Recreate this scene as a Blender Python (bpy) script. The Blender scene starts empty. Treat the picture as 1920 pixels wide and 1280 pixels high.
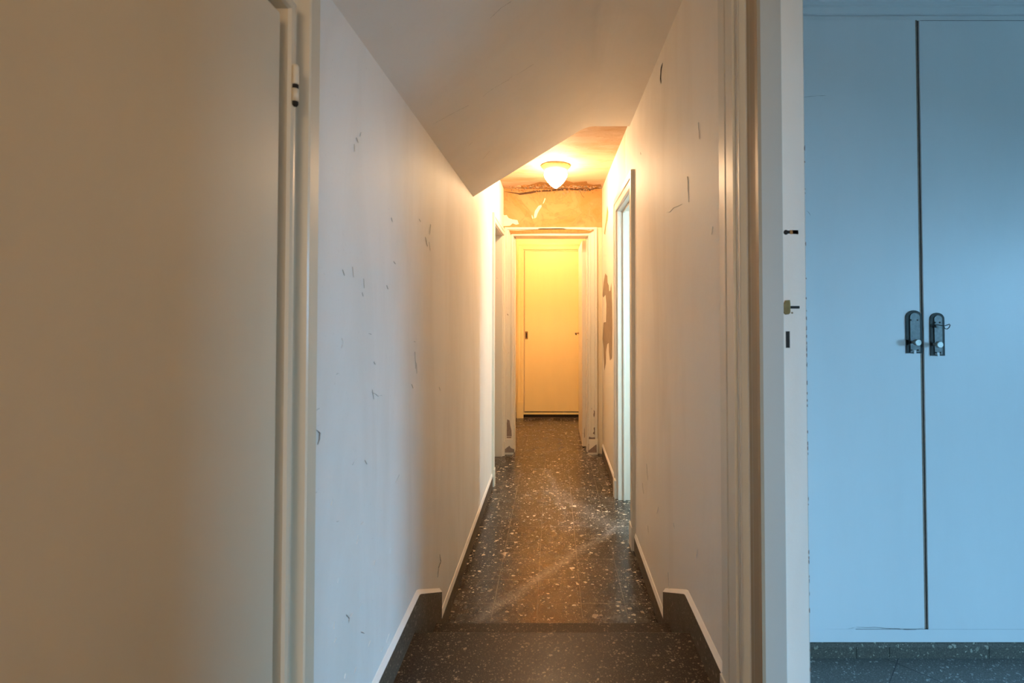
import bpy, bmesh, math, random
from mathutils import Vector
random.seed(7)
S = bpy.context.scene
C = S.collection
R = math.radians

# ------------------------------------------------------------ camera, world, light, exposure
cd = bpy.data.cameras.new('camera'); cam = bpy.data.objects.new('camera', cd); C.objects.link(cam)
cam.location = (0, 0, 1.356); cam.rotation_euler = (R(91.19), 0, 0)
cd.sensor_width = 36; cd.lens = 922/1920*36; cd.shift_x = -77/1920; cd.shift_y = -81.2/1920
cd.clip_start = .02
cd.dof.use_dof = True; cd.dof.focus_distance = 3.2; cd.dof.aperture_fstop = 5.6
S.camera = cam
S.view_settings.view_transform = 'Standard'; S.view_settings.look = 'None'
S.view_settings.gamma = 1; S.view_settings.exposure = 1.0
w = bpy.data.worlds.new('world'); S.world = w; w.use_nodes = True
w.node_tree.nodes['Background'].inputs[0].default_value = (.42, .66, 1, 1)
w.node_tree.nodes['Background'].inputs[1].default_value = .6

def area(name, loc, rot, sx, sy, power, col, spread=180):
    l = bpy.data.lights.new(name, 'AREA'); l.shape = 'RECTANGLE'; l.size = sx; l.size_y = sy
    l.energy = power; l.color = col; l.spread = R(spread)
    o = bpy.data.objects.new(name, l); o.location = loc; o.rotation_euler = rot; C.objects.link(o); return o
# daylight through the two windows (bedroom, side room)
BLUE = (.26, .62, 1)
area('bedroom_daylight', (4.5, -.4, 2.9), (0, R(70), 0), 3.2, 4.5, 1680, BLUE)
area('side_room_daylight', (1.57, 2.47, 1.4), (0, R(82), R(0)), 1.1, .42, 20, (.62, .90, 1))
area('landing_fill', (0.0, -1.95, 1.75), (R(78), 0, 0), .7, .8, 7.4, (1, .76, .50))  # warm fill added behind the camera; the landing has no window

# ------------------------------------------------------------ materials
def mat(name):
    m = bpy.data.materials.new(name); m.use_nodes = True
    nt = m.node_tree; return m, nt, nt.nodes['Principled BSDF']
def nd(nt, t, **k):
    n = nt.nodes.new(t)
    for a, v in k.items(): setattr(n, a, v)
    return n
def noise(nt, vec, scale, detail=4, rough=.55, dist=0):
    n = nd(nt, 'ShaderNodeTexNoise'); n.inputs['Scale'].default_value = scale; n.inputs['Detail'].default_value = detail
    n.inputs['Roughness'].default_value = rough; n.inputs['Distortion'].default_value = dist
    nt.links.new(vec, n.inputs['Vector']); return n.outputs['Fac']
def ramp(nt, fac, a, b, c0=(0,0,0,1), c1=(1,1,1,1)):
    r = nd(nt, 'ShaderNodeValToRGB'); e = r.color_ramp.elements
    e[0].position = a; e[1].position = b; e[0].color = c0; e[1].color = c1
    nt.links.new(fac, r.inputs[0]); return r.outputs[0]
def mix(nt, fac, a, b, mode='MIX'):
    m = nd(nt, 'ShaderNodeMix', data_type='RGBA', blend_type=mode)
    for s, v in ((m.inputs[0], fac), (m.inputs[6], a), (m.inputs[7], b)):
        if hasattr(v, 'is_output'): nt.links.new(v, s)
        elif isinstance(v, (int, float)): s.default_value = v
        else: s.default_value = (*v, 1) if len(v) == 3 else v
    return m.outputs[2]
def mth(nt, op, a, b=0, c=0):
    m = nd(nt, 'ShaderNodeMath', operation=op)
    for i, v in enumerate((a, b, c)):
        if hasattr(v, 'is_output'): nt.links.new(v, m.inputs[i])
        else: m.inputs[i].default_value = v
    return m.outputs[0]
def coords(nt, sc=(1,1,1), rot=(0,0,0), loc=(0,0,0)):
    t = nd(nt, 'ShaderNodeTexCoord'); m = nd(nt, 'ShaderNodeMapping')
    m.inputs['Scale'].default_value = sc; m.inputs['Rotation'].default_value = rot; m.inputs['Location'].default_value = loc
    nt.links.new(t.outputs['Object'], m.inputs[0]); return m.outputs[0]
def bump(nt, b, h, strength=.2, dist=.002):
    n = nd(nt, 'ShaderNodeBump'); n.inputs['Strength'].default_value = strength; n.inputs['Distance'].default_value = dist
    nt.links.new(h, n.inputs['Height']); nt.links.new(n.outputs[0], b.inputs['Normal'])

def plaster(name, col, dirt=(.62,.55,.45), amt=.25, rough=.6, bs=.25):
    m, nt, b = mat(name); v = coords(nt); vs = coords(nt, (1, 1, .25))
    n1 = noise(nt, vs, 3.5, 6, .6, .6); n2 = noise(nt, v, 60, 6, .7)
    c = mix(nt, mth(nt, 'MULTIPLY', ramp(nt, n1, .45, .75), amt), col, tuple(a*b_ for a, b_ in zip(col, dirt)))
    sp = ramp(nt, noise(nt, v, 140, 2, .5), .70, .74)
    c = mix(nt, mth(nt, 'MULTIPLY', sp, .12), c, (.35,.3,.25))
    nt.links.new(c, b.inputs['Base Color']); b.inputs['Roughness'].default_value = rough
    h = mth(nt, 'ADD', mth(nt, 'MULTIPLY', noise(nt, v, 7, 3), 2.0), mth(nt, 'MULTIPLY', n2, .35))
    bump(nt, b, h, bs, .004); return m
def old_plaster(name, base, stain, deep, scale=2.2, th=(.42,.62), stretch=(1,1,1)):
    m, nt, b = mat(name); v = coords(nt, stretch); v0 = coords(nt)
    n1 = noise(nt, v, scale, 8, .62, 1.2); n2 = noise(nt, v, scale*3.1, 8, .7, .8); n3 = noise(nt, v0, 40, 5, .7)
    c = mix(nt, ramp(nt, n1, *th), base, stain)
    c = mix(nt, mth(nt, 'MULTIPLY', ramp(nt, n2, .56, .72), .55), c, deep)
    # contour-like tide lines
    tl = mth(nt, 'ABSOLUTE', mth(nt, 'SUBTRACT', n1, .53)); t2 = ramp(nt, tl, .0, .012, (1,1,1,1), (0,0,0,1))
    c = mix(nt, mth(nt, 'MULTIPLY', t2, .35), c, deep)
    nt.links.new(c, b.inputs['Base Color']); b.inputs['Roughness'].default_value = .75
    bump(nt, b, mth(nt, 'ADD', mth(nt, 'MULTIPLY', n2, 2), mth(nt, 'MULTIPLY', n3, .6)), .5, .006); return m
def paint(name, col, rough=.35, wear=.0, wearcol=(.25,.18,.12), bs=.06):
    m, nt, b = mat(name); v = coords(nt); vs = coords(nt, (1,1,.18))
    n = noise(nt, vs, 9, 5, .6); n2 = noise(nt, v, 220, 2, .6)
    c = mix(nt, mth(nt, 'MULTIPLY', ramp(nt, n, .4, .8), .22), col, tuple(x*.82 for x in col))
    if wear:
        wm = ramp(nt, noise(nt, v, 26, 6, .7, .4), .70-wear*.2, .715-wear*.2); c = mix(nt, wm, c, wearcol)
    nt.links.new(c, b.inputs['Base Color']); b.inputs['Roughness'].default_value = rough
    b.inputs['Specular IOR Level'].default_value = .5
    bump(nt, b, mth(nt, 'ADD', mth(nt, 'MULTIPLY', n, 1.5), mth(nt, 'MULTIPLY', n2, .25)), bs*3, .002); return m
def plain(name, col, rough=.5, metal=0, amt=.3, sc=60):
    m, nt, b = mat(name); v = coords(nt)
    c = mix(nt, mth(nt, 'MULTIPLY', ramp(nt, noise(nt, v, sc, 5, .6), .35, .7), amt), col, tuple(x*.45 for x in col))
    nt.links.new(c, b.inputs['Base Color']); b.inputs['Roughness'].default_value = rough; b.inputs['Metallic'].default_value = metal
    return m
def terrazzo(name, base, chip, tile=None, off=(0,0), rot=0, cs=70, dens=.80, rough=.3, scuff=False, seam=(.16,.13,.10), var=.25, spec=.55):
    m, nt, b = mat(name); v = coords(nt)
    n = noise(nt, v, 1.6, 4, .6); fine = noise(nt, v, 260, 3, .7)
    c = mix(nt, ramp(nt, fine, .35, .68), tuple(x*.55 for x in base), tuple(x*1.55 for x in base))
    c = mix(nt, mth(nt, 'MULTIPLY', ramp(nt, n, .35, .65), var), c, tuple(x*.5 for x in base))
    for k, (sc, dn, th, cc) in enumerate(((cs, dens, .30, chip), (cs*2.1, dens-.02, .30, tuple(x*.75 for x in chip)), (cs*.55, dens+.10, .30, chip), (cs*4, dens-.22, .34, tuple(x*.45 for x in chip)))):
        mp = coords(nt, (1, 1.25, 1), (0, 0, .7*k), (k*3.1, k, 0))
        wn = nd(nt, 'ShaderNodeTexNoise'); wn.inputs['Scale'].default_value = sc*1.3; wn.inputs['Detail'].default_value = 2
        nt.links.new(mp, wn.inputs['Vector'])
        sub = nd(nt, 'ShaderNodeVectorMath', operation='SUBTRACT'); sub.inputs[1].default_value = (.5,.5,.5); nt.links.new(wn.outputs['Color'], sub.inputs[0])
        s2 = nd(nt, 'ShaderNodeVectorMath', operation='SCALE'); s2.inputs['Scale'].default_value = 1.1/sc; nt.links.new(sub.outputs[0], s2.inputs[0])
        ad = nd(nt, 'ShaderNodeVectorMath', operation='ADD'); nt.links.new(mp, ad.inputs[0]); nt.links.new(s2.outputs[0], ad.inputs[1])
        vo = nd(nt, 'ShaderNodeTexVoronoi'); vo.inputs['Scale'].default_value = sc; nt.links.new(ad.outputs[0], vo.inputs['Vector'])
        sx = nd(nt, 'ShaderNodeSeparateColor'); nt.links.new(vo.outputs['Color'], sx.inputs[0])
        sel = mth(nt, 'GREATER_THAN', sx.outputs[0], dn)
        rad = mth(nt, 'LESS_THAN', vo.outputs['Distance'], mth(nt, 'MULTIPLY_ADD', sx.outputs[1], .26, .12))
        msk = mth(nt, 'MULTIPLY', mth(nt, 'MULTIPLY', sel, rad), mth(nt, 'MULTIPLY_ADD', sx.outputs[2], .6, .4))
        c = mix(nt, msk, c, cc)
    rg = mth(nt, 'MULTIPLY_ADD', noise(nt, v, 9, 6, .7), .28, rough-.14)
    if tile:
        t = coords(nt, (1,1,1), (0,0,rot))
        sp = nd(nt, 'ShaderNodeSeparateXYZ'); nt.links.new(t, sp.inputs[0])
        ln = []
        for ax in (0, 1):
            q = mth(nt, 'DIVIDE', mth(nt, 'SUBTRACT', sp.outputs[ax], off[ax]), tile)
            fr = mth(nt, 'ABSOLUTE', mth(nt, 'SUBTRACT', q, mth(nt, 'ROUND', q)))
            ln.append(mth(nt, 'LESS_THAN', fr, .0015/tile))
        lm = mth(nt, 'MAXIMUM', ln[0], ln[1])
        lm = mth(nt, 'MULTIPLY', lm, ramp(nt, noise(nt, v, 5, 3), .3, .6, (.25,.25,.25,1)))
        c = mix(nt, lm, c, seam)
        # each tile a slightly different shade
        fl = nd(nt, 'ShaderNodeVectorMath', operation='FLOOR'); dv = nd(nt, 'ShaderNodeVectorMath', operation='MULTIPLY_ADD')
        dv.inputs[1].default_value = (1/tile, 1/tile, 0); dv.inputs[2].default_value = (-off[0]/tile, -off[1]/tile, 0)
        nt.links.new(t, dv.inputs[0]); nt.links.new(dv.outputs[0], fl.inputs[0])
        wh = nd(nt, 'ShaderNodeTexWhiteNoise'); nt.links.new(fl.outputs[0], wh.inputs['Vector'])
        c = mix(nt, mth(nt, 'MULTIPLY', wh.outputs['Value'], .2), c, mix(nt, .5, c, (0,0,0)))
    if scuff:
        sp = nd(nt, 'ShaderNodeSeparateXYZ'); nt.links.new(v, sp.inputs[0])
        def seg(x0, y0, x1, y1, wd, s):
            L = math.hypot(x1-x0, y1-y0); ux, uy = (x1-x0)/L, (y1-y0)/L
            px = mth(nt, 'SUBTRACT', sp.outputs[0], x0); py = mth(nt, 'SUBTRACT', sp.outputs[1], y0)
            al = mth(nt, 'ADD', mth(nt, 'MULTIPLY', px, ux), mth(nt, 'MULTIPLY', py, uy))
            pe = mth(nt, 'SUBTRACT', mth(nt, 'MULTIPLY', px, -uy), mth(nt, 'MULTIPLY', py, -ux))
            pe = mth(nt, 'ABSOLUTE', mth(nt, 'ADD', pe, mth(nt, 'MULTIPLY', mth(nt, 'SUBTRACT', noise(nt, v, 5, 3), .5), .10)))
            md = mth(nt, 'ABSOLUTE', mth(nt, 'SUBTRACT', mth(nt, 'DIVIDE', al, L), .5))
            a = ramp(nt, pe, .0, wd, (1,1,1,1), (0,0,0,1)); e = ramp(nt, md, .42, .58, (1,1,1,1), (0,0,0,1))
            return mth(nt, 'MULTIPLY', mth(nt, 'MULTIPLY', a, e), s)
        tx = ramp(nt, noise(nt, v, 90, 6, .8), .40, .66)
        sc_ = mth(nt, 'MAXIMUM', seg(.42, 3.12, -.34, 2.16, .045, .75), seg(-.05, 4.2, .08, 3.3, .05, .4))
        sc_ = mth(nt, 'MAXIMUM', sc_, seg(.44, 3.0, -.05, 3.75, .10, .35))
        c = mix(nt, mth(nt, 'MULTIPLY', mth(nt, 'MULTIPLY', sc_, tx), .95), c, (.55,.53,.50))
        # worn, dustier patches
        dp = mth(nt, 'MULTIPLY', ramp(nt, noise(nt, v, 2.6, 5, .7, .5), .48, .66), .16)
        c = mix(nt, dp, c, (.30,.27,.23))
    nt.links.new(c, b.inputs['Base Color']); nt.links.new(rg, b.inputs['Roughness'])
    b.inputs['Specular IOR Level'].default_value = spec
    bump(nt, b, noise(nt, v, 120, 4, .6), .12, .001); return m

M_WALL = plaster('painted_wall', (.90,.86,.80))
M_WALLR = plaster('room_wall', (.76,.74,.70))
M_SOFFIT = plaster('painted_soffit', (.88,.82,.74), amt=.12)
M_OLD = old_plaster('distempered_plaster', (.46,.28,.11), (.42,.215,.055), (.27,.13,.04))
M_OLDC = old_plaster('stained_ceiling', (.60,.41,.27), (.50,.30,.15), (.42,.24,.10), 2.0, (.50,.66), (.55,1.6,1))
M_OLDLOW = plaster('old_cream_wall_paint', (.78,.66,.46), (.8,.7,.5), .5)
M_BACK = plaster('back_room_plaster', (.86,.72,.44), (.8,.7,.5), .5)
M_TRIM = paint('trim_paint', (.74,.70,.62), .38)
M_JAMB = paint('grey_worn_jamb_paint', (.54,.52,.47), .45)
M_TRIMOLD = paint('old_trim_paint', (.76,.70,.58), .42, wear=.12, wearcol=(.30,.21,.15))
M_EDGE = paint('brown_frame_paint', (.40,.31,.21), .5)
M_DOOR = paint('door_paint', (.76,.65,.49), .30)
M_DOORY = paint('cream_door_paint', (.86,.73,.38), .34)
M_WARD = paint('wardrobe_paint', (.74,.75,.75), .40)
M_DARK = plain('dark_gap', (.02,.016,.012), .8)
M_RIFT = plain('deep_rift', (.10,.045,.015), .9)
M_CRACK = plain('crack_shadow', (.17,.15,.14), .9)
M_FLAKE = plain('raised_paint_flake', (.80,.77,.72), .6, 0, .1)
M_BROWNP = plain('bare_brown_plaster', (.33,.24,.15), .9, 0, .35, 20)
M_GREYP = plain('bare_grey_wood', (.30,.22,.17), .9, 0, .5, 70)
M_SPALL = plain('crumbled_plaster', (.42,.20,.05), .95, 0, .8, 90)
M_CREAMP = plain('old_cream_paint', (.84,.78,.62), .7, 0, .15, 30)
M_WOOD = plain('exposed_lath', (.52,.23,.06), .8, 0, .6, 40)
M_METAL = plain('tarnished_steel', (.12,.125,.12), .42, .85, .5, 120)
M_BLACKM = plain('blackened_steel', (.025,.025,.022), .5, .6, .4, 90)
M_KNOB = plain('worn_nickel', (.42,.41,.37), .42, .9, .3, 150)
M_BRASS = plain('old_brass', (.30,.18,.07), .4, .8, .5, 90)
M_BRASSL = plain('lamp_brass', (.55,.36,.15), .45, .55, .4, 50)
M_TERR = terrazzo('terrazzo_tiles', (.036,.028,.022), (.80,.70,.55), tile=.2, off=(.129,.091), cs=50, dens=.68, rough=.25, scuff=True, spec=.55, seam=(.25,.21,.16))
M_SLAB = terrazzo('terrazzo_slab', (.034,.024,.017), (.32,.25,.17), cs=120, dens=.60, rough=.34, var=.3, spec=.2)
M_SKIRT = terrazzo('terrazzo_skirting', (.10,.075,.052), (.36,.30,.22), cs=110, dens=.70, rough=.5)
M_ROOMF = terrazzo('room_terrazzo', (.105,.105,.095), (.50,.52,.48), tile=.3, off=(.0,.0), rot=R(-46), cs=115, dens=.66, rough=.45, seam=(.03,.03,.03), var=.1)
M_PLINTH = terrazzo('plinth_terrazzo', (.085,.078,.06), (.40,.38,.30), cs=110, dens=.74, rough=.55)
m, nt, b = mat('opal_glass'); b.inputs['Base Color'].default_value = (.9,.85,.75,1)
lw = nd(nt, 'ShaderNodeLayerWeight'); lw.inputs[0].default_value = .3
b.inputs['Emission Color'].default_value = (1, .665, .37, 1); b.inputs['Emission Strength'].default_value = 93
M_OPAL = m
M_OPALY = m.copy(); M_OPALY.name = 'amber_opal_glass'; b2 = M_OPALY.node_tree.nodes['Principled BSDF']
b2.inputs['Emission Color'].default_value = (1, .57, .27, 1); b2.inputs['Emission Strength'].default_value = 112
m, nt, b = mat('window_glass'); out = nt.nodes['Material Output']
tr = nd(nt, 'ShaderNodeBsdfTransparent'); gl = nd(nt, 'ShaderNodeBsdfGlossy'); gl.inputs['Roughness'].default_value = .02
mx = nd(nt, 'ShaderNodeMixShader'); mx.inputs[0].default_value = .08
nt.links.new(tr.outputs[0], mx.inputs[1]); nt.links.new(gl.outputs[0], mx.inputs[2]); nt.links.new(mx.outputs[0], out.inputs[0])
M_GLASS = m

# right corridor wall: newer white skim near, old stained distemper beyond y = 3.1
def split_wall():
    m, nt, b = mat('right_wall_skim_and_old_plaster'); v = coords(nt); vs = coords(nt, (1,1,.25)); sp = nd(nt, 'ShaderNodeSeparateXYZ'); nt.links.new(v, sp.inputs[0])
    n1 = noise(nt, vs, 3.5, 6, .6, .6); n2 = noise(nt, v, 60, 6, .7)
    new = mix(nt, mth(nt, 'MULTIPLY', ramp(nt, n1, .45, .75), .25), (.90,.84,.76), (.60,.50,.38))
    vo = coords(nt, (1, 1.3, .6)); o1 = noise(nt, vo, 3, 8, .65, 1); o2 = noise(nt, vo, 8, 8, .7)
    old = mix(nt, ramp(nt, o1, .42, .58), (.84,.78,.60), (.78,.60,.28)); old = mix(nt, mth(nt, 'MULTIPLY', ramp(nt, o2, .58, .7), .5), old, (.60,.42,.18))
    # old plaster only high up; repainted cream lower down
    lowm = ramp(nt, mth(nt, 'ADD', sp.outputs[2], mth(nt, 'MULTIPLY', noise(nt, vo, 5, 5), .6)), 2.05, 2.12)
    old = mix(nt, mth(nt, 'SUBTRACT', 1, lowm), old, (.79,.72,.58))
    yy = mth(nt, 'ADD', sp.outputs[1], mth(nt, 'MULTIPLY', mth(nt, 'SUBTRACT', noise(nt, v, 4, 5), .5), .22))
    k = mth(nt, 'GREATER_THAN', yy, 3.12)
    c = mix(nt, k, new, old); nt.links.new(c, b.inputs['Base Color']); b.inputs['Roughness'].default_value = .6
    h = mth(nt, 'ADD', mth(nt, 'MULTIPLY', noise(nt, v, 7, 3), 2.0), mth(nt, 'MULTIPLY', n2, .35))
    bump(nt, b, mth(nt, 'SUBTRACT', h, k), .3, .004); return m
M_WALLSPLIT = split_wall()

# ------------------------------------------------------------ geometry helpers
class MB:
    def __init__(s): s.bm = bmesh.new(); s.mats = []
    def mi(s, m):
        if m not in s.mats: s.mats.append(m)
        return s.mats.index(m)
    def face(s, pts, m, smooth=False):
        vs = [s.bm.verts.new(p) for p in pts]
        try: f = s.bm.faces.new(vs); f.material_index = s.mi(m); f.smooth = smooth; return f
        except ValueError: pass
    def box(s, x0, x1, y0, y1, z0, z1, m):
        i = s.mi(m); v = [s.bm.verts.new((x, y, z)) for x in (x0, x1) for y in (y0, y1) for z in (z0, z1)]
        for q in ((0,1,3,2), (4,6,7,5), (0,4,5,1), (2,3,7,6), (0,2,6,4), (1,5,7,3)):
            f = s.bm.faces.new([v[k] for k in q]); f.material_index = i
        return s
    def prism(s, pts, off, m, smooth=False):
        """closed polygon pts (3-D) pushed along the vector off"""
        i = s.mi(m); a = [s.bm.verts.new(p) for p in pts]; b = [s.bm.verts.new(Vector(p)+Vector(off)) for p in pts]
        n = len(a); fs = [s.bm.faces.new(a), s.bm.faces.new(b[::-1])]
        for k in range(n):
            f = s.bm.faces.new((a[k], b[k], b[(k+1) % n], a[(k+1) % n])); f.smooth = smooth; fs.append(f)
        for f in fs: f.material_index = i
        return s
    def loft(s, rings, m, smooth=False, close=True):
        """rings of equal length joined in order (profile sweeps with mitres)"""
        i = s.mi(m); rv = [[s.bm.verts.new(p) for p in r] for r in rings]; n = len(rv[0])
        for a, b in zip(rv, rv[1:]):
            for k in range(n if close else n-1):
                f = s.bm.faces.new((a[k], a[(k+1) % n], b[(k+1) % n], b[k])); f.material_index = i; f.smooth = smooth
        if close:
            for r in (rv[0][::-1], rv[-1]): f = s.bm.faces.new(r); f.material_index = i
        return s
    def lathe(s, prof, cx, cy, cz, m, axis='z', n=40, smooth=True):
        i = s.mi(m); rings = []
        for r, h in prof:
            ring = []
            for k in range(n):
                a = 2*math.pi*k/n; u, v = r*math.cos(a), r*math.sin(a)
                p = (cx+u, cy+v, cz+h) if axis == 'z' else ((cx+u, cy+h, cz+v) if axis == 'y' else (cx+h, cy+u, cz+v))
                ring.append(s.bm.verts.new(p))
            rings.append(ring)
        for a, b in zip(rings, rings[1:]):
            for k in range(n):
                f = s.bm.faces.new((a[k], a[(k+1) % n], b[(k+1) % n], b[k])); f.material_index = i; f.smooth = smooth
        for r in (rings[0][::-1], rings[-1]): f = s.bm.faces.new(r); f.material_index = i
        return s
    def tube(s, pts, r, m, n=8):
        i = s.mi(m); rings = []
        P = [Vector(p) for p in pts]
        for k, p in enumerate(P):
            t = (P[min(k+1, len(P)-1)]-P[max(k-1, 0)]).normalized()
            u = t.cross(Vector((0,0,1))); u = u if u.length > .05 else t.cross(Vector((1,0,0))); u.normalize(); w_ = t.cross(u)
            rings.append([s.bm.verts.new(p+r*(math.cos(2*math.pi*q/n)*u+math.sin(2*math.pi*q/n)*w_)) for q in range(n)])
        for a, b in zip(rings, rings[1:]):
            for k in range(n):
                f = s.bm.faces.new((a[k], a[(k+1) % n], b[(k+1) % n], b[k])); f.material_index = i; f.smooth = True
        for r_ in (rings[0][::-1], rings[-1]): f = s.bm.faces.new(r_); f.material_index = i
        return s
    def build(s, name, parent=None, bevel=0, kind=None, label=None, cat=None, group=None, recalc=True):
        if recalc: bmesh.ops.recalc_face_normals(s.bm, faces=s.bm.faces)
        me = bpy.data.meshes.new(name); s.bm.to_mesh(me); s.bm.free()
        for m in s.mats: me.materials.append(m)
        o = bpy.data.objects.new(name, me); C.objects.link(o)
        if parent: o.parent = parent; o.matrix_parent_inverse = parent.matrix_basis.inverted()
        if bevel:
            bv = o.modifiers.new('bevel', 'BEVEL'); bv.width = bevel; bv.segments = 2; bv.limit_method = 'ANGLE'; bv.angle_limit = R(40)
        if kind: o['kind'] = kind
        if label: o['label'] = label
        if cat: o['category'] = cat
        if group: o['group'] = group
        return o
def empty(name, loc, label, cat, group=None):
    o = bpy.data.objects.new(name, None); o.location = loc; o.empty_display_size = .1; C.objects.link(o)
    o['label'] = label; o['category'] = cat
    if group: o['group'] = group
    return o
def crack(mb, pts, wd, to3, m, flake=None):
    """thin tapering sliver along 2-D points; to3 maps (a, b, lift) to the surface"""
    n = len(pts); Lf, Rt = [], []
    dense = []
    for (a, b) in zip(pts, pts[1:]):
        for k in range(4): t = k/4; dense.append((a[0]+(b[0]-a[0])*t, a[1]+(b[1]-a[1])*t))
    dense.append(pts[-1]); ln = math.dist(pts[0], pts[-1])+1e-6
    dense = [(p[0]+random.uniform(-1,1)*ln*.02, p[1]+random.uniform(-1,1)*ln*.02) for p in dense]; n = len(dense)
    for k, p in enumerate(dense):
        q0, q1 = dense[max(k-1,0)], dense[min(k+1,n-1)]; dx, dy = q1[0]-q0[0], q1[1]-q0[1]; l = math.hypot(dx, dy)+1e-9
        w_ = wd*.75*(.12+.88*math.sin(math.pi*(k+.3)/(n-.4)))*random.uniform(.7,1.2); nx, ny = -dy/l*w_, dx/l*w_
        Lf.append((p[0]+nx, p[1]+ny)); Rt.append((p[0]-nx, p[1]-ny))
    for k in range(n-1):
        mb.face([to3(*Lf[k], .0006), to3(*Lf[k+1], .0006), to3(*Rt[k+1], .0006), to3(*Rt[k], .0006)], m)
        if flake:   # curled paint edge beside the crack
            f0 = (Lf[k][0]*2-Rt[k][0], Lf[k][1]*2-Rt[k][1]); f1 = (Lf[k+1][0]*2-Rt[k+1][0], Lf[k+1][1]*2-Rt[k+1][1])
            mb.face([to3(*Lf[k], .0022), to3(*Lf[k+1], .0022), to3(*f1, .0003), to3(*f0, .0003)], flake)
def patch(mb, pts, to3, m, lift=.001, rim=None):
    mb.face([to3(a, b, lift) for a, b in pts], m)
    if rim:     # the raised broken edge of the paint round the bare patch
        n = len(pts); cx = sum(p[0] for p in pts)/n; cy = sum(p[1] for p in pts)/n
        for k in range(n):
            a, b = pts[k], pts[(k+1) % n]; l = math.dist(a, b)+1e-9; nx, ny = (b[1]-a[1])/l, -(b[0]-a[0])/l
            for s_ in (1, -1):
                pass
            g = .0012
            mb.face([to3(*a, lift+.0004), to3(*b, lift+.0004), to3(b[0]+nx*g, b[1]+ny*g, lift+.0004), to3(a[0]+nx*g, a[1]+ny*g, lift+.0004)], rim)

# wear marks, in metres on their surfaces
CRACK_L = [(0.0006, [(1.084, 1.269), (1.095, 1.281), (1.086, 1.29)]), (0.0006, [(1.242, 1.293), (1.268, 1.289)]), (0.0016, [(0.973, 1.117), (0.988, 1.107), (0.986, 1.096), (0.978, 1.086)]), (0.0006, [(0.972, 1.155), (0.985, 1.157)]), (0.0006, [(1.208, 1.429), (1.212, 1.406)]), (0.0006, [(1.199, 1.395), (1.206, 1.385)]), (0.0006, [(1.843, 1.606), (1.86, 1.574)]), (0.0006, [(1.789, 1.615), (1.82, 1.585)]), (0.0006, [(1.646, 1.246), (1.672, 1.242)]), (0.0006, [(1.659, 1.209), (1.673, 1.153)]), (0.0006, [(1.375, 1.42), (1.388, 1.41)]), (0.0006, [(1.281, 1.217), (1.292, 1.209)]), (0.0006, [(1.264, 1.142), (1.306, 1.126), (1.347, 1.117)]), (0.0006, [(1.271, 1.147), (1.283, 1.12)]), (0.0006, [(1.15, 0.992), (1.165, 1.0)]), (0.0006, [(1.224, 0.981), (1.239, 0.966)]), (0.0006, [(1.061, 1.214), (1.072, 1.215)]), (0.0006, [(0.971, 0.995), (0.98, 0.993)]), (0.0006, [(1.041, 0.943), (1.049, 0.952)]), (0.0006, [(1.204, 0.832), (1.217, 0.833)]), (0.0006, [(1.179, 0.797), (1.188, 0.814)]), (0.0006, [(1.076, 0.763), (1.081, 0.77)]), (0.0012, [(1.121, 0.668), (1.139, 0.647), (1.16, 0.647)]), (0.0006, [(1.139, 0.647), (1.136, 0.639)]), (0.0012, [(1.209, 0.572), (1.233, 0.553)]), (0.0006, [(1.059, 0.676), (1.064, 0.688)]), (0.0006, [(1.116, 0.529), (1.121, 0.537)]), (0.0006, [(1.353, 0.425), (1.369, 0.428)]), (0.0006, [(1.395, 0.422), (1.417, 0.431)]), (0.0006, [(1.169, 0.502), (1.185, 0.506)]), (0.0006, [(1.422, 0.654), (1.426, 0.667)]), (0.004, [(2.043, 0.345), (2.063, 0.307), (2.025, 0.301), (2.007, 0.269)]), (0.0006, [(1.184, 1.783), (1.178, 1.77)]), (0.0006, [(1.156, 1.76), (1.168, 1.751)]), (0.0006, [(1.144, 1.741), (1.147, 1.723)]), (0.0006, [(1.068, 0.897), (1.081, 0.893)]), (0.0006, [(1.086, 1.442), (1.097, 1.429)]), (0.0006, [(1.14, 1.453), (1.147, 1.428)]), (0.0006, [(1.68, 1.171), (1.687, 1.133)]), (0.0006, [(1.433, 1.493), (1.452, 1.487)]), (0.0006, [(2.019, 1.035), (2.039, 1.015)]), (0.0006, [(1.466, 0.84), (1.501, 0.852)]), (0.0006, [(1.063, 0.644), (1.073, 0.648)]), (0.0006, [(1.292, 0.688), (1.307, 0.694)]), (0.0006, [(1.201, 0.633), (1.208, 0.642)]), (0.0006, [(1.259, 0.503), (1.273, 0.509)]), (0.0006, [(1.624, 1.107), (1.643, 1.09)]), (0.0006, [(1.411, 1.617), (1.421, 1.606)]), (0.0006, [(1.703, 1.667), (1.723, 1.66)]), (0.0006, [(1.866, 1.677), (1.851, 1.634)])]
CRACK_R = [(0.01, [(2.047, 2.387), (2.078, 2.375), (2.089, 2.344), (2.079, 2.316)]), (0.003, [(2.581, 2.181), (2.565, 2.162)]), (0.0006, [(2.204, 0.446), (2.17, 0.488)]), (0.0006, [(2.437, 0.59), (2.411, 0.52)]), (0.001, [(1.994, 0.3), (1.978, 0.233)]), (0.0006, [(1.675, 1.809), (1.663, 1.715)]), (0.0006, [(1.548, 1.945), (1.538, 1.89)]), (0.0006, [(2.555, 0.457), (2.526, 0.413)]), (0.0006, [(1.902, 0.534), (1.886, 0.521)]), (0.0006, [(1.425, 1.57), (1.415, 1.592)]), (0.0006, [(1.992, 1.742), (1.745, 1.732)]), (0.0006, [(1.601, 0.554), (1.588, 0.586)]), (0.0006, [(2.416, 0.3), (2.403, 0.267)])]
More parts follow.
